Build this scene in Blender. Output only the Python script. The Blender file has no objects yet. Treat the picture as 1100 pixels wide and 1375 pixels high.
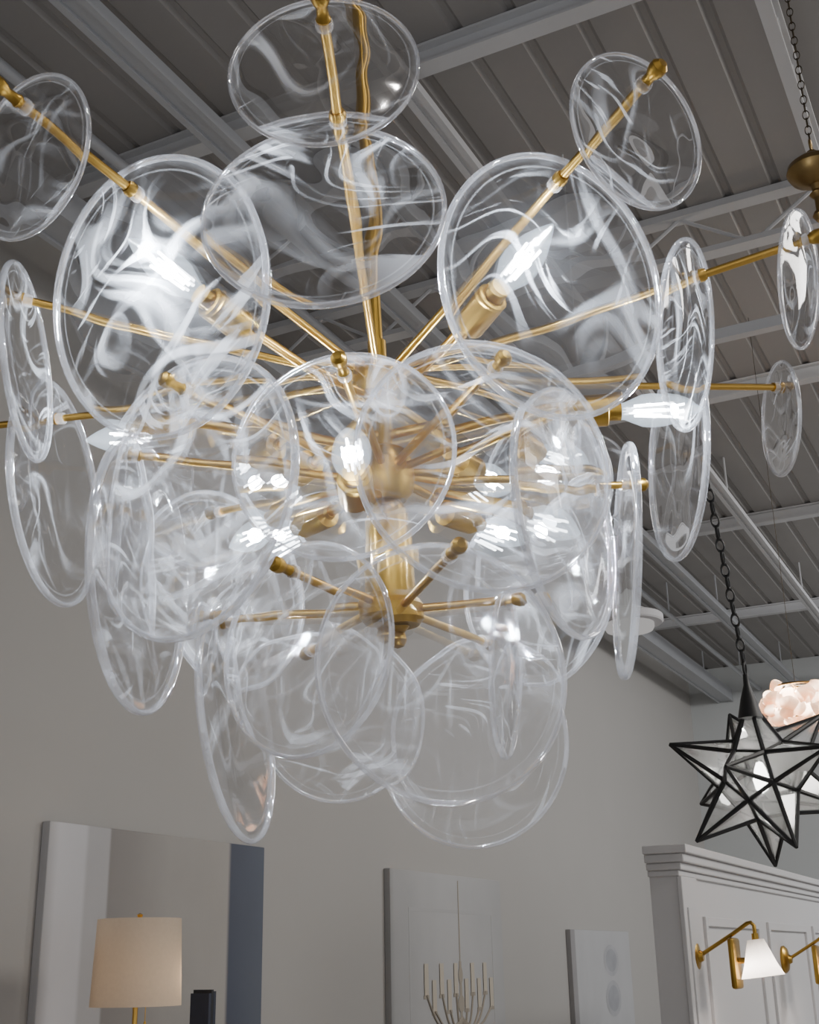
import bpy, bmesh, math, random
from mathutils import Vector, Matrix, Quaternion
random.seed(7)
S = bpy.context.scene
COL = S.collection
PI = math.pi
# ------------------------------------------------------------------ camera
f = 1665.0
CH = 1.6
HEAD = math.radians(26.5); PITCH = math.radians(20.0); ROLL = math.radians(1.2)
C0 = Vector((0, 0, CH))
Fh = Vector((math.cos(HEAD), math.sin(HEAD), 0)); Rh = Vector((math.sin(HEAD), -math.cos(HEAD), 0))
F = Fh*math.cos(PITCH) + Vector((0, 0, 1))*math.sin(PITCH)
U0 = Rh.cross(F)
Rv = Rh*math.cos(ROLL) - U0*math.sin(ROLL)
Uv = U0*math.cos(ROLL) + Rh*math.sin(ROLL)
cam = bpy.data.cameras.new('camera'); camo = bpy.data.objects.new('camera', cam); COL.objects.link(camo)
camo.matrix_world = Matrix(((Rv.x, Uv.x, -F.x, C0.x), (Rv.y, Uv.y, -F.y, C0.y), (Rv.z, Uv.z, -F.z, C0.z), (0, 0, 0, 1)))
cam.sensor_fit = 'VERTICAL'; cam.angle = 2*math.atan(687.5/f); cam.clip_start = .02; cam.clip_end = 100
S.camera = camo

def ray(px, py): return Rv*((px-550)/f) + Uv*((687.5-py)/f) + F
def at(px, py, d): return C0 + ray(px, py)*d
def on_z(px, py, z):
    r = ray(px, py); return C0 + r*((z-CH)/r.z)
def on_y(px, py, y):
    r = ray(px, py); return C0 + r*(y/r.y)
def on_x(px, py, x):
    r = ray(px, py); return C0 + r*(x/r.x)
def proj(p):
    v = p-C0; d = v.dot(F); return (550+f*v.dot(Rv)/d, 687.5-f*v.dot(Uv)/d, d)

# ------------------------------------------------------------------ materials
def mat(name):
    m = bpy.data.materials.new(name); m.use_nodes = True
    nt = m.node_tree; nt.nodes.clear()
    out = nt.nodes.new('ShaderNodeOutputMaterial')
    return m, nt, out
def N(nt, t, **kw):
    n = nt.nodes.new(t)
    for k, v in kw.items(): setattr(n, k, v)
    return n
def pbr(name, col, rough=.5, metal=0., noise=0., scale=6., bump=0., spec=.5):
    m, nt, out = mat(name)
    b = N(nt, 'ShaderNodeBsdfPrincipled')
    b.inputs['Base Color'].default_value = (*col, 1); b.inputs['Roughness'].default_value = rough
    b.inputs['Metallic'].default_value = metal; b.inputs['Specular IOR Level'].default_value = spec
    nt.links.new(b.outputs[0], out.inputs[0])
    if noise or bump:
        tc = N(nt, 'ShaderNodeTexCoord')
        nz = N(nt, 'ShaderNodeTexNoise'); nz.inputs['Scale'].default_value = scale; nz.inputs['Detail'].default_value = 4
        nt.links.new(tc.outputs['Object'], nz.inputs['Vector'])
        if noise:
            mr = N(nt, 'ShaderNodeMapRange'); mr.inputs[3].default_value = 1-noise; mr.inputs[4].default_value = 1+noise
            nt.links.new(nz.outputs[0], mr.inputs[0])
            mx = N(nt, 'ShaderNodeVectorMath', operation='SCALE'); mx.inputs[0].default_value = col
            nt.links.new(mr.outputs[0], mx.inputs['Scale']); nt.links.new(mx.outputs[0], b.inputs['Base Color'])
        if bump:
            bp = N(nt, 'ShaderNodeBump'); bp.inputs['Strength'].default_value = bump; bp.inputs['Distance'].default_value = .01
            nt.links.new(nz.outputs[0], bp.inputs['Height']); nt.links.new(bp.outputs[0], b.inputs['Normal'])
    return m
def emit(name, col, s):
    m, nt, out = mat(name); e = N(nt, 'ShaderNodeEmission'); e.inputs[0].default_value = (*col, 1); e.inputs[1].default_value = s
    nt.links.new(e.outputs[0], out.inputs[0]); return m

def glass_mat(name, base, fold, wisp, rimk, refl=.05, tint=(.985, .985, .99), refr=.8, ior=1.12, wave=.16, edge=.0):
    m, nt, out = mat(name); L = nt.links.new
    tc = N(nt, 'ShaderNodeTexCoord'); oi = N(nt, 'ShaderNodeObjectInfo')
    w = N(nt, 'ShaderNodeMath', operation='MULTIPLY'); w.inputs[1].default_value = 60; L(oi.outputs['Random'], w.inputs[0])
    def noise(sc, det, dist, woff, vec=None, col=False):
        n = N(nt, 'ShaderNodeTexNoise', noise_dimensions='4D')
        a = N(nt, 'ShaderNodeMath', operation='ADD'); a.inputs[1].default_value = woff; L(w.outputs[0], a.inputs[0])
        L(a.outputs[0], n.inputs['W']); L(vec or tc.outputs['Object'], n.inputs['Vector'])
        n.inputs['Scale'].default_value = sc; n.inputs['Detail'].default_value = det; n.inputs['Distortion'].default_value = dist
        return n.outputs[1] if col else n.outputs[0]
    def math_(op, a, b=None, clamp=False):
        n = N(nt, 'ShaderNodeMath', operation=op); n.use_clamp = clamp
        for i, v in enumerate((a, b)):
            if v is None: continue
            if isinstance(v, (int, float)): n.inputs[i].default_value = v
            else: L(v, n.inputs[i])
        return n.outputs[0]
    def vm(op, a, b):
        n = N(nt, 'ShaderNodeVectorMath', operation=op)
        for i, v in enumerate((a, b)):
            if isinstance(v, tuple): n.inputs[i].default_value = v
            else: L(v, n.inputs[i])
        return n.outputs[0]
    def rng(v, a, b, c, d):
        n = N(nt, 'ShaderNodeMapRange', interpolation_type='SMOOTHSTEP'); L(v, n.inputs[0])
        for i, q in enumerate((a, b, c, d)): n.inputs[i+1].default_value = q
        return n.outputs[0]
    # smoky streaks drawn out along a flow that curls through the disc
    def streak(woff, warp, sx, sy, lo, hi):
        nc = noise(1.15, .8, .4, woff, None, True)
        p = vm('ADD', tc.outputs['Object'], vm('MULTIPLY', vm('SUBTRACT', nc, (.5, .5, .5)), (warp, warp, warp)))
        v = noise(1.0, 2.2, .15, woff+7, vm('MULTIPLY', p, (sx, sy, 1.0)))
        return rng(v, lo, hi, 0, 1)
    s1 = streak(3, 1.6, 1.2, 10.0, .53, .74)
    s2 = streak(23, 1.8, 11.0, 1.3, .55, .76)
    s3 = streak(53, 2.0, 1.8, 19.0, .575, .67)
    msk = rng(noise(1.9, .5, .3, 13), .34, .60, 0, 1)
    msk2 = rng(noise(2.2, .5, .3, 47), .36, .62, 0, 1)
    ln = N(nt, 'ShaderNodeVectorMath', operation='LENGTH'); L(tc.outputs['Object'], ln.inputs[0]); rad = ln.outputs['Value']
    rim = rng(rad, .452, .487, 0, 1)
    cov = math_('ADD', math_('MULTIPLY', s1, msk), math_('MULTIPLY', s2, msk2))
    cov = math_('MULTIPLY', cov, fold)
    cov = math_('ADD', cov, math_('MULTIPLY', math_('MULTIPLY', s3, msk), wisp))
    cov = math_('ADD', cov, base)
    if edge:
        dl_ = math_('ABSOLUTE', math_('SUBTRACT', rad, .447))
        cov = math_('ADD', cov, math_('MULTIPLY', rng(dl_, 0, .006, 1, 0), edge))
    cov = math_('ADD', cov, math_('MULTIPLY', rim, rimk), True)
    lw = N(nt, 'ShaderNodeLayerWeight'); lw.inputs[0].default_value = .5
    fr = math_('POWER', lw.outputs['Facing'], 4.5)
    fac = math_('ADD', math_('MULTIPLY', fr, .6), refl, True)
    tr = N(nt, 'ShaderNodeBsdfTransparent'); tr.inputs[0].default_value = (*tint, 1)
    df = N(nt, 'ShaderNodeBsdfDiffuse'); df.inputs[0].default_value = (.92, .93, .97, 1)
    tl = N(nt, 'ShaderNodeBsdfTranslucent'); tl.inputs[0].default_value = (.92, .93, .97, 1)
    gl = N(nt, 'ShaderNodeBsdfGlossy'); gl.inputs[0].default_value = (.97, .97, 1, 1); gl.inputs['Roughness'].default_value = .04
    wv = noise(2.4, .3, .5, 90)
    bp = N(nt, 'ShaderNodeBump'); bp.inputs['Strength'].default_value = .16; bp.inputs['Distance'].default_value = .04
    L(wv, bp.inputs['Height']); L(bp.outputs[0], gl.inputs['Normal'])
    clear = tr
    if refr > 0:
        # thin wavy sheet bends what is seen through it; the same bend from either side
        rf = N(nt, 'ShaderNodeBsdfRefraction'); rf.inputs[0].default_value = (*tint, 1); rf.inputs['Roughness'].default_value = 0
        ge = N(nt, 'ShaderNodeNewGeometry'); mi = N(nt, 'ShaderNodeMapRange'); L(ge.outputs['Backfacing'], mi.inputs[0])
        mi.inputs[3].default_value = ior; mi.inputs[4].default_value = 1/ior; L(mi.outputs[0], rf.inputs['IOR'])
        b2 = N(nt, 'ShaderNodeBump'); b2.inputs['Strength'].default_value = wave; b2.inputs['Distance'].default_value = .05
        L(wv, b2.inputs['Height']); L(b2.outputs[0], rf.inputs['Normal'])
        mm = N(nt, 'ShaderNodeMixShader'); mm.inputs[0].default_value = refr; L(tr.outputs[0], mm.inputs[1]); L(rf.outputs[0], mm.inputs[2]); clear = mm
    m1 = N(nt, 'ShaderNodeMixShader'); m1.inputs[0].default_value = .55; L(df.outputs[0], m1.inputs[1]); L(tl.outputs[0], m1.inputs[2])
    m2 = N(nt, 'ShaderNodeMixShader'); L(cov, m2.inputs[0]); L(clear.outputs[0], m2.inputs[1]); L(m1.outputs[0], m2.inputs[2])
    m3 = N(nt, 'ShaderNodeMixShader'); L(fac, m3.inputs[0]); L(m2.outputs[0], m3.inputs[1]); L(gl.outputs[0], m3.inputs[2])
    L(m3.outputs[0], out.inputs[0])
    return m

def bulb_mat():
    m, nt, out = mat('bulb_glass'); L = nt.links.new
    lw = N(nt, 'ShaderNodeLayerWeight'); lw.inputs[0].default_value = .5
    mr = N(nt, 'ShaderNodeMapRange'); L(lw.outputs['Facing'], mr.inputs[0])
    mr.inputs[3].default_value = .28; mr.inputs[4].default_value = .14
    e = N(nt, 'ShaderNodeEmission'); e.inputs[0].default_value = (.74, .87, 1, 1); e.inputs[1].default_value = 3.0
    tr = N(nt, 'ShaderNodeBsdfTransparent'); gl = N(nt, 'ShaderNodeBsdfGlossy'); gl.inputs['Roughness'].default_value = .05
    a = N(nt, 'ShaderNodeMixShader'); L(mr.outputs[0], a.inputs[0]); L(tr.outputs[0], a.inputs[1]); L(e.outputs[0], a.inputs[2])
    b = N(nt, 'ShaderNodeMixShader'); b.inputs[0].default_value = .08; L(a.outputs[0], b.inputs[1]); L(gl.outputs[0], b.inputs[2])
    L(b.outputs[0], out.inputs[0]); return m

def thin_glass(name, tint, k=.12, milk=0.):
    m, nt, out = mat(name); L = nt.links.new
    tr = N(nt, 'ShaderNodeBsdfTransparent'); tr.inputs[0].default_value = (*tint, 1)
    tl = N(nt, 'ShaderNodeBsdfTranslucent'); tl.inputs[0].default_value = (.95, .95, .93, 1)
    tc = N(nt, 'ShaderNodeTexCoord'); nz = N(nt, 'ShaderNodeTexNoise'); nz.inputs['Scale'].default_value = 5; nz.inputs['Detail'].default_value = 1
    L(tc.outputs['Object'], nz.inputs['Vector'])
    mr = N(nt, 'ShaderNodeMapRange'); mr.inputs[1].default_value = .35; mr.inputs[2].default_value = .7; mr.inputs[3].default_value = milk*.6; mr.inputs[4].default_value = milk*1.4; L(nz.outputs[0], mr.inputs[0])
    a = N(nt, 'ShaderNodeMixShader'); L(mr.outputs[0], a.inputs[0]); L(tr.outputs[0], a.inputs[1]); L(tl.outputs[0], a.inputs[2])
    gl = N(nt, 'ShaderNodeBsdfGlossy'); gl.inputs['Roughness'].default_value = .08
    b = N(nt, 'ShaderNodeMixShader'); b.inputs[0].default_value = k; L(a.outputs[0], b.inputs[1]); L(gl.outputs[0], b.inputs[2])
    L(b.outputs[0], out.inputs[0]); return m

def lampcloth(name, col, k=.5):
    m, nt, out = mat(name); L = nt.links.new
    tc = N(nt, 'ShaderNodeTexCoord'); nz = N(nt, 'ShaderNodeTexNoise'); nz.inputs['Scale'].default_value = 90; L(tc.outputs['Object'], nz.inputs['Vector'])
    mr = N(nt, 'ShaderNodeMapRange'); mr.inputs[3].default_value = .95; mr.inputs[4].default_value = 1.05; L(nz.outputs[0], mr.inputs[0])
    sc = N(nt, 'ShaderNodeVectorMath', operation='SCALE'); sc.inputs[0].default_value = col; L(mr.outputs[0], sc.inputs['Scale'])
    d = N(nt, 'ShaderNodeBsdfDiffuse'); t = N(nt, 'ShaderNodeBsdfTranslucent'); L(sc.outputs[0], d.inputs[0]); L(sc.outputs[0], t.inputs[0])
    a = N(nt, 'ShaderNodeMixShader'); a.inputs[0].default_value = k; L(d.outputs[0], a.inputs[1]); L(t.outputs[0], a.inputs[2]); L(a.outputs[0], out.inputs[0]); return m

def bands(name, stops, axis=0, rough=.7):
    m, nt, out = mat(name); L = nt.links.new
    tc = N(nt, 'ShaderNodeTexCoord'); sp = N(nt, 'ShaderNodeSeparateXYZ'); L(tc.outputs['Generated'], sp.inputs[0])
    cr = N(nt, 'ShaderNodeValToRGB'); els = cr.color_ramp.elements
    while len(els) > 1: els.remove(els[-1])
    els[0].position = stops[0][0]; els[0].color = (*stops[0][1], 1)
    for p, c in stops[1:]:
        e = els.new(p); e.color = (*c, 1)
    nz = N(nt, 'ShaderNodeTexNoise'); nz.inputs['Scale'].default_value = 5; nz.inputs['Detail'].default_value = 5
    L(tc.outputs['Generated'], nz.inputs['Vector'])
    mr = N(nt, 'ShaderNodeMapRange'); mr.inputs[3].default_value = .9; mr.inputs[4].default_value = 1.1; L(nz.outputs[0], mr.inputs[0])
    L(sp.outputs[axis], cr.inputs[0])
    sc = N(nt, 'ShaderNodeVectorMath', operation='SCALE'); L(cr.outputs[0], sc.inputs[0]); L(mr.outputs[0], sc.inputs['Scale'])
    b = N(nt, 'ShaderNodeBsdfPrincipled'); b.inputs['Roughness'].default_value = rough; L(sc.outputs[0], b.inputs['Base Color'])
    L(b.outputs[0], out.inputs[0]); return m

M = {}
M['wall'] = pbr('wall_paint', (.435, .418, .395), .85, noise=.03, scale=1.5)
M['wall_end'] = pbr('wall_paint_cool', (.50, .515, .51), .85, noise=.03, scale=1.5)
M['floor'] = pbr('floor_oak', (.36, .34, .32), .5, noise=.15, scale=3)
M['deck'] = pbr('ceiling_deck', (.305, .292, .282), .65, noise=.06, scale=2)
M['joist'] = pbr('joist_paint', (.58, .58, .59), .5, noise=.05, scale=5)
M['duct'] = pbr('duct_paint', (.42, .43, .45), .4, metal=.1, noise=.05, scale=4)
M['brass'] = pbr('brushed_brass', (.66, .41, .10), .28, 1., noise=.06, scale=40, bump=.03)
M['brass_core'] = pbr('satin_brass', (.42, .255, .052), .32, 1., noise=.06, scale=40, bump=.03)
M['brass_dark'] = pbr('aged_brass', (.30, .20, .08), .38, 1., noise=.1, scale=30)
M['bronze'] = pbr('dark_bronze', (.10, .08, .055), .4, 1., noise=.1, scale=30)
M['pane'] = glass_mat('swirled_glass', .006, .50, .42, .09, .05, edge=.16)
M['rim'] = glass_mat('rim_glass', .14, .25, .1, 0, .26, refr=0)
M['washer'] = glass_mat('clear_washer', .30, 0, .2, 0, .1, refr=0)
M['bulb'] = bulb_mat()
M['filament'] = emit('led_filament', (.88, .94, 1), 60)
M['black'] = pbr('black_iron', (.015, .015, .015), .5, noise=.2, scale=20)
M['starglass'] = thin_glass('star_glass', (.86, .87, .86), .24, .27)
M['white'] = pbr('white_paint', (.54, .53, .53), .45, noise=.02, scale=3)
M['linen'] = lampcloth('linen_shade', (.68, .60, .505), .33)
M['milk'] = lampcloth('milk_glass', (.88, .86, .84), .5)
M['navy'] = pbr('navy_cloth', (.04, .046, .07), .7, noise=.1, scale=30)
M['charcoal'] = pbr('charcoal_cloth', (.03, .03, .035), .7, noise=.1, scale=30)
M['oak'] = pbr('brown_wood', (.22, .15, .10), .5, noise=.2, scale=6)
M['paper'] = pbr('paper_edges', (.75, .72, .66), .8, noise=.05, scale=60)

# ------------------------------------------------------------------ mesh helpers
WM = {}
def link(o, parent=None, W=None):
    COL.objects.link(o)
    W = W if W is not None else Matrix.Identity(4)
    if parent is not None:
        o.parent = parent; o.matrix_basis = WM[parent.name].inverted() @ W
    else: o.matrix_basis = W
    WM[o.name] = W
    return o
def tag(o, label=None, cat=None, group=None, kind=None):
    if label: o['label'] = label
    if cat: o['category'] = cat
    if group: o['group'] = group
    if kind: o['kind'] = kind
    return o
def thing(name, loc, label, cat, group=None):
    o = bpy.data.objects.new(name, None); o.empty_display_size = .05
    link(o, None, Matrix.Translation(loc)); return tag(o, label, cat, group)
def tomesh(name, bm, m, smooth=True, ang=35):
    bmesh.ops.recalc_face_normals(bm, faces=bm.faces)
    me = bpy.data.meshes.new(name); bm.to_mesh(me); bm.free()
    me.materials.append(m)
    if smooth:
        for p in me.polygons: p.use_smooth = True
        try: me.set_sharp_from_angle(angle=math.radians(ang))
        except Exception: pass
    return me
def ob(name, me, parent=None, W=None): return link(bpy.data.objects.new(name, me), parent, W)
def local(name, bm, m, parent=None, smooth=True, W=None):
    """bm is in world coordinates; mesh re-origined at its parent (or W)"""
    if W is None: W = Matrix.Translation(WM[parent.name].translation) if parent is not None else None
    if W is None:
        lo = Vector((1e9,)*3); hi = -lo
        for v in bm.verts:
            for i in range(3): lo[i] = min(lo[i], v.co[i]); hi[i] = max(hi[i], v.co[i])
        W = Matrix.Translation(Vector(((lo.x+hi.x)/2, (lo.y+hi.y)/2, lo.z)))
    bm.transform(W.inverted())
    return ob(name, tomesh(name, bm, m, smooth), parent, W)
def zto(d):
    return Vector((0, 0, 1)).rotation_difference(Vector(d).normalized()).to_matrix().to_4x4()
def lathe(bm, prof, seg=24, X=Matrix.Identity(4)):
    rings = []
    for r, z in prof:
        if r < 1e-6: rings.append([bm.verts.new(X @ Vector((0, 0, z)))])
        else: rings.append([bm.verts.new(X @ Vector((r*math.cos(2*PI*i/seg), r*math.sin(2*PI*i/seg), z))) for i in range(seg)])
    for a, b in zip(rings, rings[1:]):
        if len(a) == 1 and len(b) == 1: continue
        for i in range(seg):
            j = (i+1) % seg
            if len(a) == 1: bm.faces.new((a[0], b[i], b[j]))
            elif len(b) == 1: bm.faces.new((a[i], a[j], b[0]))
            else: bm.faces.new((a[i], a[j], b[j], b[i]))
    return bm
def tube(bm, p, q, r, seg=12, r2=None):
    p = Vector(p); q = Vector(q); L = (q-p).length
    r2 = r if r2 is None else r2
    return lathe(bm, [(0, 0), (r, 0), (r2, L), (0, L)], seg, Matrix.Translation(p) @ zto(q-p))
def path(bm, pts, r, seg=8):
    pts = [Vector(p) for p in pts]
    prev = None; n = len(pts); up = None
    for i, p in enumerate(pts):
        t = (pts[min(i+1, n-1)]-pts[max(i-1, 0)]).normalized()
        if up is None: up = t.orthogonal().normalized()
        else: up = (up-t*up.dot(t)).normalized()
        s = t.cross(up)
        ring = [bm.verts.new(p+up*(r*math.cos(2*PI*k/seg))+s*(r*math.sin(2*PI*k/seg))) for k in range(seg)]
        if prev:
            for k in range(seg): bm.faces.new((prev[k], prev[(k+1) % seg], ring[(k+1) % seg], ring[k]))
        else: bm.faces.new(ring[::-1])
        prev = ring
    bm.faces.new(prev); return bm
def torus(bm, R, r, X=Matrix.Identity(4), seg=32, ms=8, sx=1., sy=1.):
    rings = []
    for i in range(seg):
        a = 2*PI*i/seg
        rings.append([bm.verts.new(X @ Vector((sx*(R+r*math.cos(b))*math.cos(a), sy*(R+r*math.cos(b))*math.sin(a), r*math.sin(b)))) for b in [2*PI*k/ms for k in range(ms)]])
    for i in range(seg):
        A = rings[i]; B = rings[(i+1) % seg]
        for k in range(ms): bm.faces.new((A[k], A[(k+1) % ms], B[(k+1) % ms], B[k]))
    return bm
def box(bm, lo, hi, bev=0.):
    lo = Vector(lo); hi = Vector(hi)
    g = bmesh.ops.create_cube(bm, size=1, matrix=Matrix.Translation((lo+hi)/2) @ Matrix.Diagonal((*(hi-lo), 1)))
    if bev:
        es = list({e for v in g['verts'] for e in v.link_edges})
        bmesh.ops.bevel(bm, geom=es, offset=bev, segments=2, affect='EDGES', profile=.5)
    return bm
def BM(): return bmesh.new()

# ------------------------------------------------------------------ room shell
WY = 3.4; XE = 13.8; CZ = CH+3.05; XB = -4.0; YR = -6.0
tag(local('wall_left', box(BM(), (XB, WY, 0), (XE+.15, WY+.15, CZ)), M['wall'], None, False), 'long warm grey painted wall behind the chandelier with pictures', 'wall', kind='structure')
tag(local('wall_end', box(BM(), (XE, YR, 0), (XE+.15, WY, CZ)), M['wall_end'], None, False), 'far grey end wall of the showroom', 'wall', kind='structure')
tag(local('floor', box(BM(), (XB, YR, -.1), (XE+.15, WY+.15, 0)), M['floor'], None, False), 'brown floor of the showroom', 'floor', kind='structure')
bm = BM(); prof = []; y = YR
while y < WY:
    prof += [(y, 0), (y+.15, 0), (y+.164, .015), (y+.185, .015)]; y += .20
va = [bm.verts.new((XB, a, CZ+b)) for a, b in prof]; vb = [bm.verts.new((XE+.15, a, CZ+b)) for a, b in prof]
for i in range(len(prof)-1): bm.faces.new((va[i], va[i+1], vb[i+1], vb[i]))
vt = [bm.verts.new(p) for p in ((XB, YR, CZ+.2), (XB, WY+.15, CZ+.2), (XE+.15, WY+.15, CZ+.2), (XE+.15, YR, CZ+.2))]
bm.faces.new(vt)
tag(local('ceiling', bm, M['deck'], None, False), 'exposed corrugated metal roof deck ceiling', 'ceiling', kind='structure')
k = 0
for X in (1.75, 3.24, 4.7, 6.5, 8.8, 11.4):
    k += 1; bm = BM()
    if X == 4.7:
        box(bm, (X-.035, YR, CZ-.035), (X+.035, WY-.002, CZ-.002)); box(bm, (X-.035, YR, CZ-.24), (X+.035, WY-.002, CZ-.215))
        y = YR+.1; s = 0
        while y < WY-.45:
            a, b = ((CZ-.23, CZ-.03) if s == 0 else (CZ-.03, CZ-.23))
            tube(bm, (X, y, a), (X, y+.3, b), .009, 6); y += .3; s ^= 1
    else:
        box(bm, (X-.036, YR, CZ-.012), (X+.036, WY-.002, CZ-.002)); box(bm, (X-.036, YR, CZ-.09), (X+.036, WY-.002, CZ-.08)); box(bm, (X-.005, YR, CZ-.08), (X+.005, WY-.002, CZ-.012))
    tag(local('trim_%d' % k, bm, M['joist'], None, False), 'pale grey steel beam under the roof deck', 'joist', 'steel beams under the roof deck', 'structure')
bm = BM(); Y = .36
box(bm, (XB+.1, Y-.022, CZ-.13), (XE-.01, Y+.022, CZ-.11)); box(bm, (XB+.1, Y-.022, CZ-.30), (XE-.01, Y+.022, CZ-.28))
x = XB+.12; s = 0
while x < XE-.3:
    a, b = ((CZ-.29, CZ-.12) if s == 0 else (CZ-.12, CZ-.29)); tube(bm, (x, Y, a), (x+.13, Y, b), .008, 6); x += .13; s ^= 1
tag(local('trim_7', bm, M['joist'], None, False), 'slim open web joist running along the room at upper right', 'joist', kind='structure')
def run(name, Y, z, w, h, m, label, cat, pipe=False):
    bm = BM()
    if pipe: tube(bm, (XB+.1, Y, z), (XE-.01, Y, z), w, 16)
    else:
        box(bm, (XB+.1, Y-w/2, z), (XE-.01, Y+w/2, z+h)); box(bm, (XB+.1, Y-w/2-.012, z-.012), (XE-.01, Y-w/2+.012, z)); box(bm, (XB+.1, Y+w/2-.012, z-.012), (XE-.01, Y+w/2+.012, z))
    for X in (-2.6, .4, 5.5, 7.6, 10.2, 12.9): box(bm, (X-.012, Y-.004, z+(w if pipe else h)-.005), (X+.012, Y+.004, CZ-.001))   # straps up to the deck
    tag(local(name, bm, m, None, pipe), label, cat)
run('strut_channel', 1.5, CZ-.30, .045, .045, M['joist'], 'narrow pale strut channel crossing the joists above the chandelier rod', 'strut')
run('cable_tray', 2.2, CZ-.32, .075, .05, M['duct'], 'flat grey cable tray hung below the joists at upper left', 'cable tray')
run('conduit_pipe', 2.62, CZ-.29, .022, 0, M['duct'], 'round grey conduit beside the flat cable tray', 'pipe', True)
run('air_duct', 3.0, CZ-.385, .15, .13, M['duct'], 'rectangular grey air duct close to the long wall', 'duct')

# ------------------------------------------------------------------ main chandelier
Z = lambda h: CH+h
P1 = on_z(509, 515, Z(.585)); P2 = on_z(527, 830, Z(.324))
def axis(h):
    t = (h-.324)/(.585-.324); return P2+(P1-P2)*t
AX = (P1-P2).normalized()
def axm(h): return Matrix.Translation(axis(h)) @ zto(AX)
ch = thing('chandelier', axis(.28), 'large brass chandelier hung with tiers of clear swirled glass discs and lit candle bulbs', 'chandelier')
def cpart(name, prof, h, m=None, parent=ch, seg=32):
    W = axm(h); return ob(name, tomesh(name, lathe(BM(), prof, seg), m or M['brass_core']), parent, W)
top = (CZ-Z(.62))/AX.z-.02
cpart('stem', [(0, 0), (.0068, 0), (.0068, top), (0, top)], .62, seg=16)
cpart('ceiling_canopy', [(0, -.03), (.02, -.03), (.065, -.01), (.07, 0), (.07, .02), (0, .02)], .62+top-.02)
cpart('upper_hub', [(0, -.03), (.012, -.03), (.022, -.022), (.024, -.015), (.024, .018), (.020, .028), (.010, .034), (.010, .06), (0, .06)], .575)
cpart('column', [(0, 0), (.008, 0), (.008, .1), (0, .1)], .455)
cpart('middle_hub', [(0, -.028), (.018, -.028), (.026, -.018), (.028, -.006), (.028, .012), (.022, .024), (.010, .03), (0, .03)], .46)
cpart('lower_sleeve', [(0, 0), (.0178, 0), (.0185, .004), (.0185, .085), (.016, .092), (.010, .1), (0, .1)], .335)
lh = cpart('lower_hub', [(0, -.014), (.020, -.014), (.025, -.008), (.026, .006), (.022, .012), (0, .014)], .322)
cpart('finial', [(0, -.026), (.006, -.024), (.009, -.018), (.007, -.011), (.011, -.006), (0, -.004)], .313, parent=lh, seg=16)

arm_r = .0041
knob_me = tomesh('knob', lathe(BM(), [(0, -.004), (.0055, -.004), (.006, -.002), (.0048, 0), (.0044, .009), (.0062, .012), (.0075, .0165), (.0072, .021), (.004, .0245), (0, .025)], 20), M['brass_core'])
ferr_me = tomesh('ferrule', lathe(BM(), [(0, .0055), (.0068, .0055), (.0068, .010), (.0055, .013), (0, .013)], 20), M['brass'])
wash_me = tomesh('washer', lathe(BM(), [(0, -.004), (.0064, -.004), (.007, -.002), (.007, .003), (.0064, .005), (0, .005)], 20), M['washer'])
def pane_mesh():
    prof = []
    for i in range(19):
        r = .49*i/18; q = r/.49
        prof.append((r if i else 0, .036*(1-q*q)+.002*math.sin(q*7)+(.006*max(0, (q-.9)/.1)**2)))
    return tomesh('glass_disc', lathe(BM(), prof, 64), M['pane'])
pane_me = pane_mesh()
rim_me = tomesh('rim', torus(BM(), .490, .0108, Matrix.Translation((0, 0, .005)) @ Matrix.Diagonal((1, 1, 1.6, 1)), 72, 12), M['rim'])
def disc(attach, d, D, off, ratio=None, roll=0., yaw=0., nz=0.):
    """disc hung near its rim; its face follows the arm, turned by yaw (degrees about the vertical) or to an openness"""
    n0 = Vector((d.x, d.y, 0)).normalized(); n0 = Vector((n0.x, n0.y, nz)).normalized()
    n0 = Matrix.Rotation(math.radians(yaw), 3, 'Z') @ n0; n = n0
    if ratio is not None:
        best = 1e9
        for i in range(-180, 181):
            q = Matrix.Rotation(math.radians(i*.5), 3, 'Z') @ n0
            up = Vector((0, 0, 1)); up = (up-q*up.dot(q)).normalized()
            v = (C0-(attach-up*(off*D/2))).normalized()
            e = abs(abs(q.dot(v))-ratio)+.0006*abs(i*.5)
            if e < best: best = e; n = q
    up = Vector((0, 0, 1)); up = (up-n*up.dot(n)).normalized()
    if roll: up = Quaternion(n, math.radians(roll)) @ up
    x = up.cross(n)
    c = attach-up*(off*D/2)
    R = Matrix(((x.x, up.x, n.x, c.x), (x.y, up.y, n.y, c.y), (x.z, up.z, n.z, c.z), (0, 0, 0, 1)))
    W = R @ Matrix.Scale(D, 4)
    g = ob('glass_disc', pane_me, ch, W)
    ob('rim', rim_me, g, W)
    return g
def make_arm(hub, tip, washers):
    L = (tip-hub).length; R = zto(tip-hub)
    W = Matrix.Translation(hub) @ R
    a = ob('arm', tomesh('arm', lathe(BM(), [(0, .02), (arm_r, .02), (arm_r, L), (0, L)], 14), M['brass']), ch, W)
    ob('knob', knob_me, a, W @ Matrix.Translation((0, 0, L-.012)))
    for t in washers:
        ob('washer', wash_me, a, W @ Matrix.Translation((0, 0, t*L)))
        if t < .85: ob('ferrule', ferr_me, a, W @ Matrix.Translation((0, 0, t*L)))
    return a
def fit(hub, tip, px, py):
    best = (1e9, 0)
    for i in range(300):
        t = .3+.7*i/299; q = proj(hub+(tip-hub)*t)
        e = (q[0]-px)**2+(q[1]-py)**2
        if e < best[0]: best = (e, t)
    return best[1]
hu = axis(.585); hm = axis(.462); hl = axis(.324)
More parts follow.
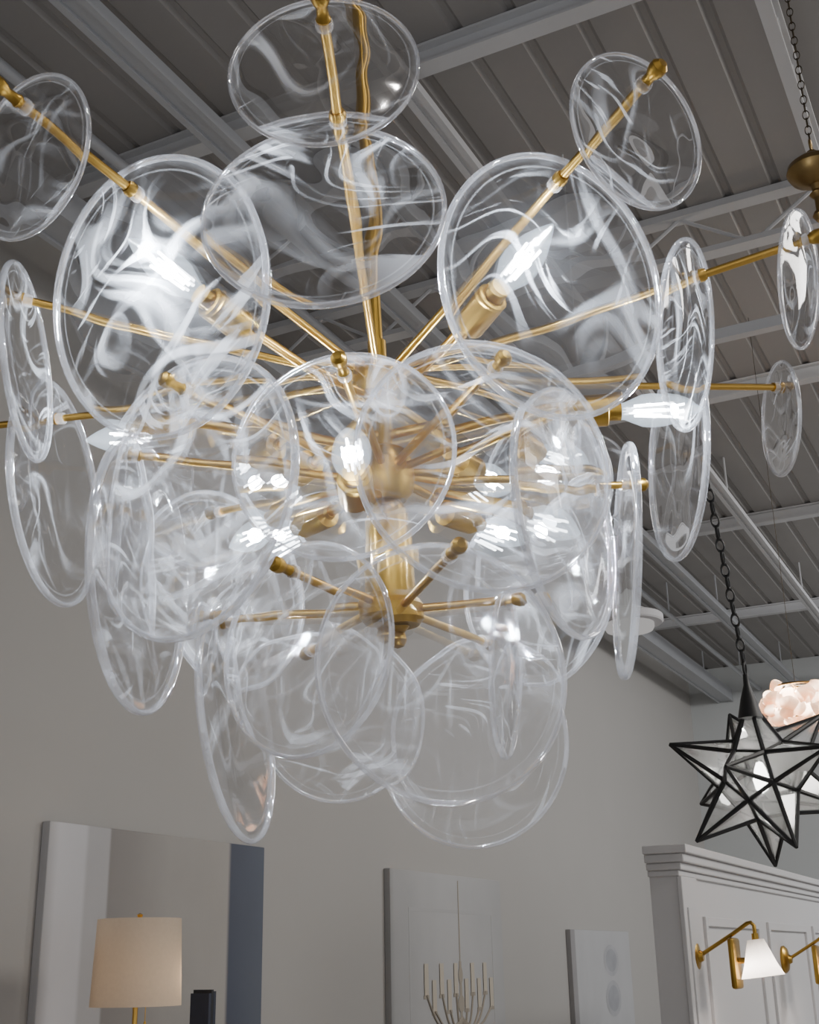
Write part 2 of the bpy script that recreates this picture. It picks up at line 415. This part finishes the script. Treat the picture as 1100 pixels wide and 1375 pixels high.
# upper tier: tip px, then outer and inner disc (attach px, long px, offset, options)
upper = [((431, 4), ((433, 36), 255, .62, dict(nz=.08)), ((455, 183), 318, .90, dict(roll=-8, nz=.20))),
         ((877, 99), ((868, 120), 222, .66, dict(roll=-8, nz=-.12)), ((748, 250), 362, .78, dict(roll=4, nz=-.20))),
         ((1090, 320), ((1078, 325), 187, .60, dict(ratio=.26, nz=-.22)), ((932, 376), 256, .66, dict(ratio=.27, nz=-.22))),
         ((1052, 520), ((1042, 520), 155, .60, dict(ratio=.31)), ((901, 522), 275, .75, dict(ratio=.26, nz=-.03))),
         ((4, 120), ((33, 146), 232, .66, dict(roll=4, yaw=3, nz=-.12)), ((185, 262), 378, .78, dict(roll=3, yaw=4, nz=-.28)))]
for tp, o_, i_ in upper:
    tip = on_z(*tp, Z(.66)); d = tip-hu
    to = fit(hu, tip, *o_[0]); ti = fit(hu, tip, *i_[0])
    make_arm(hu, tip, (to, ti))
    for t, (ap, lpx, off, kw) in ((to, o_), (ti, i_)):
        p = hu+d*t; disc(p, d, lpx*proj(p)[2]/f, off, **kw)
for ia, z, il, kw in (((36, 403), .645, 266, dict(ratio=.20, nz=-.10)), ((80, 562), .60, 304, dict(ratio=.35, nz=-.06))):
    p = on_z(*ia, Z(z)); d = p-hu; tip = hu+d*1.42
    make_arm(hu, tip, (.70, .96))
    disc(p, d, il*proj(p)[2]/f, .70, **kw); disc(hu+d*1.37, d, .14, .66)
for az in (144, -144):
    a = math.radians(az); dv = (-Fh*math.cos(a)+Rh*math.sin(a))*.47+Vector((0, 0, .07))
    tip = hu+dv; make_arm(hu, tip, (.69, .95))
    disc(hu+dv*.7, dv, .21, .75); disc(hu+dv*.95, dv, .145, .66)
mid = [((457, 488), (460, 505), .50, 298, .78, dict(nz=.03)), ((666, 488), (657, 500), .50, 350, .78, dict(ratio=.88, roll=-5)), ((240, 514), (262, 530), .505, 385, .78, dict(ratio=.61)),
       ((855, 651), (838, 651), .48, 312, .68, dict(ratio=.09, nz=-.07)), ((190, 618), (201, 618), .49, 362, .88, dict(ratio=.33)), ((764, 553), (751, 560), .49, 330, .85, dict(ratio=.35))]
for tp, ap, h, lpx, off, kw in mid:
    tip = on_z(*tp, Z(h)); d = tip-hm; t = fit(hm, tip, *ap); make_arm(hm, tip, (t,))
    p = hm+d*t; disc(p, d, lpx*proj(p)[2]/f, off, **kw)
for az in (140, -140):
    a = math.radians(az); dv = (-Fh*math.cos(a)+Rh*math.sin(a))*.26+Vector((0, 0, .035))
    make_arm(hm, hm+dv, (.95,)); disc(hm+dv*.95, dv, .235, .8)
low = [((378, 761), (394, 769), .335, 285, .78, dict(ratio=.74, roll=12)), ((613, 737), (602, 749), .335, 345, .90, dict(ratio=.92, roll=-4)), ((300, 836), (309, 835), .33, 310, .88, dict(ratio=.27, nz=-.12)),
       ((682, 812), (672, 812), .33, 216, .92, dict(ratio=.14, nz=-.08)), ((635, 879), (627, 875), .335, 264, .94, dict(nz=.04)), ((450, 884), (455, 881), .335, 215, .8, dict(nz=.04))]
for tp, ap, h, lpx, off, kw in low:
    tip = on_z(*tp, Z(h)); d = tip-hl; t = fit(hl, tip, *ap); make_arm(hl, tip, (t,))
    p = hl+d*t; disc(p, d, lpx*proj(p)[2]/f, off, **kw)
sock_me = tomesh('socket', lathe(BM(), [(0, -.05), (.006, -.05), (.0075, -.046), (.0145, -.043), (.015, -.040), (.015, 0), (.0135, .001), (.0095, .001), (.0095, .014), (0, .014)], 24), M['brass_core'])
bulb_prof = [(.0085, .010), (.009, .018), (.0125, .026), (.0165, .036), (.0175, .046), (.0165, .058), (.0135, .071), (.009, .083), (.0045, .092), (.0015, .097), (0, .098)]
bulb_me = tomesh('bulb', lathe(BM(), bulb_prof, 24), M['bulb'])
bm = BM()
for i in range(4):
    a = PI/4+i*PI/2; tube(bm, (.005*math.cos(a), .005*math.sin(a), .028), (.007*math.cos(a), .007*math.sin(a), .068), .0013, 6)
fil_me = tomesh('filament', bm, M['filament'])
def bulb(hub, base, tipp, w=9.0):
    d = (tipp-base).normalized()
    W = Matrix.Translation(base) @ zto(d)
    bm = BM(); tube(bm, hub, base-d*.045, .0048, 12); bm.transform(Matrix.Translation(hub).inverted())
    ob('lamp_arm', tomesh('lamp_arm', bm, M['brass']), ch, Matrix.Translation(hub))
    ob('socket', sock_me, ch, W)
    b = ob('bulb', bulb_me, ch, W); ob('filament', fil_me, b, W)
    l = bpy.data.lights.new('bulb_light', 'POINT'); l.energy = w; l.color = (.80, .89, 1); l.shadow_soft_size = .008
    link(bpy.data.objects.new('bulb_light', l), b, W @ Matrix.Translation((0, 0, .05)))
hb = axis(.545); hc = axis(.46)
bulb(hb, on_z(290, 408, Z(.56)), on_z(182, 328, Z(.585)))
bulb(hb, on_z(655, 402, Z(.56)), on_z(737, 308, Z(.585)))
bulb(axis(.50), on_z(815, 553, Z(.525)), on_z(912, 550, Z(.525)))
bulb(axis(.50), on_z(232, 585, Z(.525)), on_z(100, 592, Z(.53)))
bulb(axis(.44), on_z(478, 650, Z(.432)), on_z(464, 555, Z(.45)), 3.0)
for az, z0, z1 in ((140, -.01, -.012), (-140, -.01, -.012)):
    a = math.radians(az); dv = (-Fh*math.cos(a)+Rh*math.sin(a))
    bulb(hc, hc+dv*.13+Vector((0, 0, z0)), hc+dv*.21+Vector((0, 0, z1)), 11.0)
for az in (155, -155):
    a = math.radians(az); dv = (-Fh*math.cos(a)+Rh*math.sin(a))
    bulb(hb, hb+dv*.22, hb+dv*.3+Vector((0, 0, .005)), 6.0)

# ------------------------------------------------------------------ pictures on the long wall
def wallpt(px, py): return on_y(px, py, WY)
def picture(name, x0, x1, z0, z1, m, label, t=.04):
    th = thing(name, ((x0+x1)/2, WY-.001, z0), label, 'picture')
    local('canvas', box(BM(), (x0, WY-t, z0), (x1, WY-.001, z1), .004), m, th, False)
    return th
a = wallpt(57, 1101); b = wallpt(346, 1140); zt = (a.z+b.z)/2
fr = lambda px: (wallpt(px, 1120).x-a.x)/(b.x-a.x)
mp = bands('banded_painting', [(0, (.46, .45, .45)), (fr(70), (.64, .63, .64)), (fr(105), (.62, .61, .62)), (fr(110), (.48, .47, .47)), (fr(137), (.46, .45, .45)), (fr(140), (.27, .25, .235)), (fr(220), (.38, .36, .335)), (fr(298), (.41, .385, .355)), (fr(302), (.085, .095, .13)), (1, (.12, .135, .17))])
picture('abstract_painting', a.x, b.x, .02, zt, mp, 'large abstract painting with white, taupe and navy vertical bands behind the table lamp')
a = wallpt(515, 1166); b = wallpt(664, 1183); zt = (a.z+b.z)/2; x0, x1 = a.x, b.x
m2 = bands('pale_canvas', [(0, (.32, .315, .31)), (.03, (.41, .405, .40)), (.4, (.48, .475, .47)), (.7, (.47, .465, .46)), (1, (.41, .405, .40))])
th = picture('framed_print', x0, x1, zt-1.7, zt, m2, 'pale grey print of a candle chandelier before panelled doors, in the middle of the wall')
yy = WY-.0402
def flat(bm, p, q, e=0.): return box(bm, (min(p[0], q[0]), yy-.001-e, min(p[1], q[1])), (max(p[0], q[0]), yy-e, max(p[1], q[1])))
bm = BM(); Wd = x1-x0
for u0, u1, v0, v1 in ((.14, .90, .12, .95),):
    A, B = x0+Wd*u0, x0+Wd*u1; c, d = zt-1.7*v1, zt-1.7*v0
    for p, q in (((A, c), (A+.02, d)), ((B-.02, c), (B, d)), ((A+.02, d-.02), (B-.02, d)), ((A+.02, c), (B-.02, c+.02))): flat(bm, p, q)
local('painted_panelling', bm, pbr('panel_line', (.45, .445, .44), .8), th, False)
cx = x0+Wd*.57; DU = (-.30, -.235, -.17, -.105, -.045, .05, .11, .17, .23, .29)
ZC = lambda i: zt-.68-.09*(i % 2)
bm = BM()
flat(bm, (cx-.006, zt-.03), (cx+.006, zt-.50), .001); flat(bm, (cx-.016, zt-.50), (cx+.016, zt-1.0), .001)
for zz, rr in ((.58, .03), (.74, .045), (.86, .055), (.96, .035)):
    lathe(bm, [(0, 0), (1, 0)], 24, Matrix.Translation((cx, yy-.003, zt-zz)) @ Matrix.Rotation(PI/2, 4, 'X') @ Matrix.Diagonal((rr, .05, 1, 1)))
for i, du in enumerate(DU):
    X = cx+du*Wd; zc = ZC(i); ze = zt-.82
    path(bm, [(cx+(X-cx)*t, yy-.003, ze-.06*math.sin(PI*min(1, t*1.1))+(zc-ze)*t**5) for t in [q/14 for q in range(15)]], .007, 6)
    flat(bm, (X-.035, zc), (X+.035, zc-.02), .002)
local('painted_chandelier', bm, pbr('painted_gold', (.38, .335, .275), .8), th, False)
mc = pbr('painted_candle', (.55, .49, .40), .8)
for i, du in enumerate(DU):
    local('painted_candle', flat(BM(), (cx+du*Wd-.026, ZC(i)+.17), (cx+du*Wd+.026, ZC(i)), .004), mc, th, False)
a = wallpt(759, 1247); b = wallpt(838, 1252); zt = (a.z+b.z)/2; x0, x1 = a.x, b.x; Wd = x1-x0
m3 = bands('small_canvas', [(0, (.30, .29, .29)), (.06, (.32, .31, .31)), (.07, (.48, .48, .485)), (1, (.46, .46, .465))])
th = picture('oval_print', x0, x1, .03, zt, m3, 'narrow pale print with grey oval motifs left of the white panelled unit')
mo = [pbr('oval_tone_%s' % n_, c_, .8, noise=.25, scale=6) for n_, c_ in (('pale', (.41, .41, .425)), ('mid', (.35, .355, .375)))]
for u, v, ru, rv in ((.64, .15, .13, .16), (.64, .34, .13, .18)):
    for kk, sc in ((0, 1.), (1, .72)):
        bm = BM(); lathe(bm, [(0, 0), (1, 0)], 40, Matrix.Translation((x0+Wd*u, yy-.001-.001*kk, zt-1.5*v)) @ Matrix.Rotation(PI/2, 4, 'X') @ Matrix.Diagonal((Wd*ru*sc, 1.5*rv*.5*sc, .002, 1)))
        local('oval_motif', bm, mo[kk], th, False)

# ------------------------------------------------------------------ lamp, books, cabinet
LY = 2.9
lc = on_y(185, 1290, LY); lz1 = on_y(190, 1234, LY).z; lz0 = on_y(182, 1351, LY).z
dl = proj(lc)[2]; rb = 60*dl/f; rt = 56*dl/f
cabz = CH-.45
lp = thing('table_lamp', (lc.x, lc.y, cabz), 'table lamp with a beige linen drum shade before the banded painting', 'lamp')
TX = Matrix.Translation((lc.x, lc.y, 0))
local('shade', lathe(BM(), [(rb, lz0), (rt, lz1)], 48, TX), M['linen'], lp)
bm = BM(); lathe(bm, [(0, cabz), (.075, cabz), (.08, cabz+.012), (.07, cabz+.025), (.02, cabz+.03), (0, cabz+.03)], 32, TX)
local('base', bm, M['brass'], lp)
bm = BM(); tube(bm, (lc.x, lc.y, cabz+.03), (lc.x, lc.y, lz1-.01), .009)
local('stem', bm, M['brass'], lp)
bm = BM(); lathe(bm, [(0, lz1-.01), (.005, lz1-.01), (.008, lz1+.006), (.011, lz1+.014), (0, lz1+.02)], 16, TX)
for i in range(3):
    a = i*2*PI/3; tube(bm, (lc.x, lc.y, lz1-.008), (lc.x+rt*math.cos(a)*.99, lc.y+rt*math.sin(a)*.99, lz1-.008), .002, 6)
local('finial', bm, M['brass'], lp)
bm = BM()
path(bm, [(lc.x+.03, lc.y-.02, lz0+.06), (lc.x+.03, lc.y-.02, lz0-.05)], .0015, 6); lathe(bm, [(0, lz0-.07), (.005, lz0-.065), (.004, lz0-.05), (0, lz0-.048)], 10, Matrix.Translation((lc.x+.03, lc.y-.02, 0)))
local('pull_chain', bm, M['brass'], lp)
ll = bpy.data.lights.new('lamp_light', 'POINT'); ll.energy = .9; ll.color = (1, .72, .45); ll.shadow_soft_size = .03
link(bpy.data.objects.new('lamp_light', ll), lp, Matrix.Translation((lc.x+.09, lc.y-.07, (lz0+lz1)/2-.05)))
bd = .04
bkL = on_y(256, 1334, LY+bd); bkR = on_y(290, 1331, LY-bd)
xs = [bkL.x+(bkR.x-bkL.x)*t for t in (0, .36, .66, 1)]
for i, (m, lab, hh) in enumerate(((M['navy'], 'dark navy upright book nearest the table lamp', 0), (M['charcoal'], 'charcoal upright book between two navy books', .012), (M['navy'], 'tall navy upright book furthest from the table lamp', .006))):
    xa, xb = xs[i]+.0006, xs[i+1]-.0006; zt_ = bkL.z+hh
    b = thing('book', ((xa+xb)/2, LY, cabz), lab, 'book', 'books beside the table lamp')
    bm = BM(); box(bm, (xa, LY-bd, cabz), (xa+.002, LY+bd, zt_)); box(bm, (xb-.002, LY-bd, cabz), (xb, LY+bd, zt_)); box(bm, (xa, LY-bd-.002, cabz), (xb, LY-bd, zt_))
    local('cover', bm, m, b, False); local('pages', box(BM(), (xa+.0022, LY-bd+.0005, cabz+.003), (xb-.0022, LY+bd-.004, zt_-.004)), M['paper'], b, False)
cb = thing('cabinet', (lc.x+.2, LY, 0), 'brown wooden cabinet carrying the table lamp and the books', 'cabinet')
cx0, cx1 = lc.x-.5, lc.x+1.0
bm = BM(); box(bm, (cx0, LY-.24, .08), (cx1, LY+.24, cabz-.03)); local('body', bm, M['oak'], cb, False)
local('top', box(BM(), (cx0-.02, LY-.26, cabz-.03), (cx1+.02, LY+.25, cabz), .004), M['oak'], cb, False)
for i in range(2):
    xa = cx0+.02+i*(cx1-cx0)/2; xb = xa+(cx1-cx0)/2-.04
    dr = local('door', box(BM(), (xa, LY-.262, .11), (xb, LY-.24, cabz-.06), .004), M['oak'], cb, False)
    bm = BM(); lathe(bm, [(0, 0), (.006, 0), (.005, .012), (.012, .018), (.01, .026), (0, .028)], 16, Matrix.Translation(((xb-.05) if i == 0 else (xa+.05), LY-.262, cabz-.4)) @ Matrix.Rotation(PI/2, 4, 'X'))
    local('knob', bm, M['brass'], dr, W=Matrix.Translation(WM[cb.name].translation))
for sx in (cx0+.04, cx1-.04):
    for sy in (LY-.2, LY+.2):
        local('leg', box(BM(), (sx-.025, sy-.025, 0), (sx+.025, sy+.025, .08)), M['oak'], cb, False)

# ------------------------------------------------------------------ white panelled display unit with sconces
PYf = 1.40
fc = on_y(916, 1133, PYf); pz = fc.z; px0 = fc.x; px1 = px0+4.2
un = thing('display_unit', ((px0+px1)/2, PYf+.1, 0), 'white panelled display unit with stepped crown moulding at right', 'display unit')
BK = PYf+.17
local('body', box(BM(), (px0+.06, PYf+.05, 0), (px1, BK, pz-.10)), M['white'], un, False)
bm = BM()
for z0, z1, o in ((pz-.125, pz-.10, .014), (pz-.10, pz-.07, .028), (pz-.07, pz-.035, .048), (pz-.035, pz, .066)):
    box(bm, (px0+.06-o, PYf+.05-o, z0), (px1+o, BK+.004, z1), .005)
local('crown_moulding', bm, M['white'], un, False)
bm = BM(); box(bm, (px0+.055, PYf+.03, 0), (px0+.30, PYf+.052, pz-.125), .004); box(bm, (px0+.10, PYf+.022, .2), (px0+.26, PYf+.031, pz-.25), .003)
local('pilaster', bm, M['white'], un, False)
bm = BM()
for A in (px0+.42, px0+1.75, px0+3.08):
    for p, q in (((A, .2), (A+.04, pz-.28)), ((A+1.08, .2), (A+1.12, pz-.28)), ((A+.04, pz-.32), (A+1.08, pz-.28)), ((A+.04, .2), (A+1.08, .24))):
        box(bm, (p[0], PYf+.035, p[1]), (q[0], PYf+.052, q[1]), .003)
local('panel_moulding', bm, M['white'], un, False)
def sconce(X, z, label):
    yf = PYf+.0495
    t = thing('sconce', (X, yf, z-.05), label, 'sconce', 'brass sconces on the white display unit')
    RY = Matrix.Rotation(PI/2, 4, 'X')
    bm = BM(); lathe(bm, [(0, 0), (.07, 0), (.072, .012), (.058, .026), (.026, .034), (.018, .05), (0, .05)], 32, Matrix.Translation((X, yf, z)) @ RY); local('backplate', bm, M['brass_core'], t)
    y2, y3 = yf-.18, yf-.26
    bm = BM(); path(bm, [(X, yf-.03, z), (X, y2, z+.085), (X, y3+.015, z+.125), (X, y3, z+.128), (X, y3-.012, z+.115), (X, y3-.013, z+.07)], .0085)
    local('swing_arm', bm, M['brass_core'], t)
    bm = BM(); box(bm, (X-.06, y2-.014, z-.13), (X+.06, y2+.014, z+.07), .012); tube(bm, (X, y2, z-.02), (X, y2-.045, z-.02), .012); local('joint_block', bm, M['brass_core'], t)
    TS = Matrix.Translation((X, y3-.012, z+.06)) @ Matrix.Rotation(math.radians(-6), 4, 'X')
    bm = BM(); lathe(bm, [(.034, 0), (.048, -.04), (.066, -.095), (.088, -.145)], 32, TS)
    local('shade', bm, M['milk'], t)
    TS = Matrix.Translation((X, y3-.012, 0))
    bm = BM(); lathe(bm, [(0, z+.085), (.014, z+.085), (.016, z+.03), (0, z+.03)], 16, TS); local('socket', bm, M['brass_core'], t)
    bm = BM(); lathe(bm, [(0, z+.03), (.012, z+.02), (.024, z-.02), (.016, z-.045), (0, z-.055)], 16, TS); local('bulb', bm, emit('sconce_bulb', (1, .92, .84), 6), t)
    l = bpy.data.lights.new('sconce_light', 'POINT'); l.energy = 4.5; l.color = (1, .86, .76); l.shadow_soft_size = .03
    link(bpy.data.objects.new('sconce_light', l), t, Matrix.Translation((X, y3-.012, z-.062)))
s1 = on_y(945, 1284, PYf); sconce(s1.x, s1.z, 'brass swing arm sconce with lit white cone shade, below the star lantern')
s2 = on_y(1064, 1288, PYf); sconce(s2.x, s2.z, 'brass swing arm sconce cut off by the right edge of the photo')

# ------------------------------------------------------------------ hanging rail + star lantern
def chain_mesh(p, q, link_l, wire, bm=None):
    bm = bm or BM(); p = Vector(p); q = Vector(q); L = (q-p).length; n = max(2, int(L/(link_l*.74))); R = zto(q-p)
    for i in range(n):
        c = p+(q-p)*((i+.5)/n)
        X = Matrix.Translation(c) @ R @ Matrix.Rotation(PI/2*(i % 2), 4, 'Z') @ Matrix.Rotation(PI/2, 4, 'X')
        torus(bm, 1, wire/(link_l/2), X @ Matrix.Scale(link_l/2-wire, 4), 14, 6, sx=.6, sy=1)
    return bm
SD = 4.5
sc_ = at(1022, 1043, SD); Rs = 126*SD/f
st = thing('star_lantern', sc_-Vector((0, 0, Rs)), 'black framed many pointed star glass lantern hanging on a chain', 'pendant light')
vup = (at(1022-23, 1043-122, SD)-sc_).normalized(); vup = (vup-F*.10).normalized()
B0 = zto(vup)
dirs = [Vector((0, 0, 1)), Vector((0, 0, -1))]
tw = .46
for i in range(5):
    a = tw+i*2*PI/5; dirs.append(Vector((math.cos(a)*.8944, math.sin(a)*.8944, .4472)))
    a += PI/5; dirs.append(Vector((math.cos(a)*.8944, math.sin(a)*.8944, -.4472)))
dirs = [(B0.to_3x3() @ d) for d in dirs]
mn = min((dirs[0]-d).length for d in dirs[1:])
base_v = []
for i in range(12):
    for j in range(i+1, 12):
        for k_ in range(j+1, 12):
            if max((dirs[i]-dirs[j]).length, (dirs[i]-dirs[k_]).length, (dirs[j]-dirs[k_]).length) < mn*1.1:
                base_v.append(((i, j, k_), (dirs[i]+dirs[j]+dirs[k_]).normalized()*Rs*.45))
fbm = BM(); gbm = BM(); done = set()
for i in range(12):
    sc1 = .86 if i == 0 else 1.0
    tipv = sc_+dirs[i]*Rs*sc1; nb = [(s, v) for s, v in base_v if i in s]
    for s, v in nb: tube(fbm, sc_+v, tipv, .0095, 6, .0065)
    for a_ in range(5):
        for b_ in range(a_+1, 5):
            if len(set(nb[a_][0]) & set(nb[b_][0])) == 2:
                va_, vb_ = sc_+nb[a_][1], sc_+nb[b_][1]
                gbm.faces.new([gbm.verts.new(p) for p in (va_, vb_, tipv)])
                key = (min(nb[a_][0], nb[b_][0]), max(nb[a_][0], nb[b_][0]))
                if key not in done: done.add(key); tube(fbm, va_, vb_, .0082, 6)
local('frame', fbm, M['black'], st); local('glass_panes', gbm, M['starglass'], st, False)
tv = sc_+dirs[0]*Rs*.86
bm = BM(); lathe(bm, [(0, -.07), (.045, -.07), (.028, .0), (.012, .05), (.010, .09), (0, .095)], 16, Matrix.Translation(tv)); torus(bm, .022, .005, Matrix.Translation(tv+Vector((0, 0, .11))) @ Matrix.Rotation(PI/2, 4, 'X'), 20, 8)
local('cap', bm, M['black'], st)
bm = BM(); lathe(bm, [(0, -.06), (.022, -.045), (.03, -.01), (.02, .03), (.012, .05), (0, .055)], 16, Matrix.Translation(sc_)); local('bulb', bm, emit('star_bulb', (1, .98, .95), 18), st)
rail_p = at(914, 470, SD)
ch0 = tv+Vector((0, 0, .13))
local('chain', chain_mesh(ch0, rail_p-Vector((0, 0, .008)), .062, .008), M['black'], st)
l = bpy.data.lights.new('star_light', 'POINT'); l.energy = 26; l.color = (1, .98, .95); l.shadow_soft_size = .03
link(bpy.data.objects.new('star_light', l), st, Matrix.Translation(sc_))
rl = thing('hanging_rail', (rail_p.x, rail_p.y, rail_p.z), 'pale steel rail hung on rods that carries the star lantern chain', 'rail')
bm = BM(); box(bm, (rail_p.x-.02, YR+2, rail_p.z), (rail_p.x+.02, 2.85, rail_p.z+.04)); local('channel', bm, M['joist'], rl, False)
for y in (-2.5, -.6, 1.3, 2.78):
    bm = BM(); tube(bm, (rail_p.x, y, rail_p.z+.04), (rail_p.x, y, CZ), .004, 8); local('hanger_rod', bm, M['joist'], rl)

# ------------------------------------------------------------------ petal pendant
pd = at(1072, 952, 5.6)
pt = thing('petal_pendant', pd-Vector((0, 0, .12)), 'glowing blush pendant light made of rounded glass petals behind the star lantern', 'pendant light')
petal = BM()
rows = []
for i in range(8):
    v = i/7; w = .036*math.sin(PI*(.14+.82*v))**.6
    rows.append([petal.verts.new((w*(j/4-1), .024*((j-4)/4)**2+.024*(v-.5)**2*4, -.062*v)) for j in range(9)])
for r1_, r2_ in zip(rows, rows[1:]):
    for j in range(8): petal.faces.new((r1_[j], r1_[j+1], r2_[j+1], r2_[j]))
mpet, nt, out = mat('petal_glass')
tc = N(nt, 'ShaderNodeTexCoord'); sp_ = N(nt, 'ShaderNodeSeparateXYZ'); nt.links.new(tc.outputs['Generated'], sp_.inputs[0])
cr = N(nt, 'ShaderNodeValToRGB'); cr.color_ramp.elements[0].color = (.88, .60, .43, 1); cr.color_ramp.elements[1].color = (.98, .92, .86, 1); cr.color_ramp.elements[1].position = .55; nt.links.new(sp_.outputs[2], cr.inputs[0])
tl = N(nt, 'ShaderNodeBsdfTranslucent'); df = N(nt, 'ShaderNodeBsdfDiffuse'); nt.links.new(cr.outputs[0], tl.inputs[0]); nt.links.new(cr.outputs[0], df.inputs[0])
mx = N(nt, 'ShaderNodeMixShader'); mx.inputs[0].default_value = .35; nt.links.new(tl.outputs[0], mx.inputs[1]); nt.links.new(df.outputs[0], mx.inputs[2]); nt.links.new(mx.outputs[0], out.inputs[0])
pme = tomesh('petal', petal, mpet)
rnd = random.Random(5)
for ring, (rr, zz, n) in enumerate(((.08, .105, 7), (.13, .085, 10), (.165, .045, 12), (.17, .0, 12), (.14, -.04, 10), (.09, -.065, 8), (.035, -.075, 4))):
    for i in range(n):
        a = 2*PI*(i+.5*(ring % 2)+rnd.uniform(-.3, .3))/n; q = rr+rnd.uniform(-.022, .022)
        W = Matrix.Translation(pd+Vector((q*math.cos(a), q*math.sin(a), zz+.02+rnd.uniform(-.02, .02)))) @ Matrix.Rotation(a+PI/2, 4, 'Z') @ Matrix.Rotation(-.9+.34*ring+rnd.uniform(-.35, .35), 4, 'X') @ Matrix.Rotation(rnd.uniform(-.7, .7), 4, 'Y') @ Matrix.Scale(rnd.uniform(.9, 1.25), 4)
        ob('petal', pme, pt, W)
bm = BM(); torus(bm, .11, .005, Matrix.Translation(pd+Vector((0, 0, .10))), 32, 8); torus(bm, .07, .005, Matrix.Translation(pd+Vector((0, 0, -.04))), 32, 8)
tube(bm, pd+Vector((-.11, 0, .10)), pd+Vector((.11, 0, .10)), .005); tube(bm, pd+Vector((0, -.11, .10)), pd+Vector((0, .11, .10)), .005)
local('frame', bm, M['brass_dark'], pt)
bm = BM(); tube(bm, pd+Vector((0, 0, .1)), (pd.x, pd.y, CZ-.01), .0013, 6); local('cable', bm, M['bronze'], pt)
l = bpy.data.lights.new('petal_light', 'POINT'); l.energy = 17; l.color = (1, .83, .67); l.shadow_soft_size = .05
link(bpy.data.objects.new('petal_light', l), pt, Matrix.Translation(pd))

# ------------------------------------------------------------------ brass pendant at upper right
bp_ = at(1094, 230, 3.0)
br = thing('brass_pendant', bp_-Vector((0, 0, .14)), 'aged brass hanging fixture on a thin chain cut off at the upper right edge', 'pendant light')
TB = Matrix.Translation(bp_)
local('bowl', lathe(BM(), [(0, .055), (.012, .055), (.016, .04), (.04, .032), (.062, .014), (.066, 0), (.058, -.016), (.035, -.03), (.015, -.04), (.012, -.055), (.02, -.065), (.012, -.075), (0, -.08)], 32, TB), M['brass_dark'], br)
bm = BM(); tube(bm, bp_+Vector((0, 0, -.075)), bp_+Vector((0, 0, -.12)), .01); lathe(bm, [(0, -.11), (.016, -.115), (.02, -.125), (.012, -.138), (0, -.14)], 20, TB); local('stem', bm, M['brass_dark'], br)
bm = BM(); torus(bm, .016, .003, TB @ Matrix.Translation((0, 0, .072)) @ Matrix.Rotation(PI/2, 4, 'X'), 20, 8); local('loop', bm, M['brass_dark'], br)
local('chain', chain_mesh(bp_+Vector((0, 0, .085)), (bp_.x, bp_.y, CZ-.01), .030, .0022), M['bronze'], br)

# ------------------------------------------------------------------ round flush light on the far ceiling
fl = at(845, 835, 8.6)
ft = thing('flush_light', fl-Vector((0, 0, .07)), 'round white two tier ceiling light far beyond the chandelier', 'ceiling light')
TF = Matrix.Translation(fl)
mf = lampcloth('frosted_ring', (.74, .73, .74), .3)
local('outer_ring', lathe(BM(), [(.0, .045), (.225, .045), (.235, .035), (.235, -.005), (.225, -.015), (.17, -.015)], 48, TF), mf, ft)
local('diffuser', lathe(BM(), [(.17, -.015), (.172, -.04), (.16, -.062), (.08, -.07), (0, -.072)], 40, TF), emit('flush_diffuser', (1, .96, .94), .42), ft)
bm = BM(); tube(bm, fl+Vector((0, 0, .04)), (fl.x, fl.y, CZ-.005), .006); lathe(bm, [(0, .046), (.12, .046), (.12, .085), (.10, .095), (0, .095)], 24, TF); local('mount', bm, mf, ft)

# ------------------------------------------------------------------ light
w = bpy.data.worlds.new('world'); S.world = w; w.use_nodes = True
bg = w.node_tree.nodes.get('Background') or w.node_tree.nodes.new('ShaderNodeBackground')
bg.inputs[0].default_value = (.97, .97, 1, 1); bg.inputs[1].default_value = .57
def area(loc, tgt, sx, sy, e, col):
    l = bpy.data.lights.new('fill_light', 'AREA'); l.shape = 'RECTANGLE'; l.size = sx; l.size_y = sy; l.energy = e; l.color = col
    W = Matrix.Translation(loc) @ (Vector((0, 0, -1)).rotation_difference((Vector(tgt)-Vector(loc)).normalized()).to_matrix().to_4x4())
    link(bpy.data.objects.new('fill_light', l), None, W)
# unseen fill lights added at right to brighten the room and end wall
area((5.2, -2.2, 4.3), (5.8, 1.6, 0), 1.6, 1.2, 95, (1, .96, .90))
area((9.5, -2.4, 4.3), (11.2, 1.0, .8), 1.6, 1.2, 180, (.97, .98, 1))
def spot(loc, e, col=(1, .96, .90)):
    l = bpy.data.lights.new('sparkle_spot', 'SPOT'); l.energy = e; l.color = col; l.spot_size = math.radians(130); l.spot_blend = .8; l.shadow_soft_size = .05
    link(bpy.data.objects.new('sparkle_spot', l), None, Matrix.Translation(loc))
# small unseen spots added overhead for crisp sparkles on the glass
for x, y in ((.2, -1.2), (-1.6, -1.0), (2.6, -1.6)):
    spot((x, y, CZ-.25), 90)
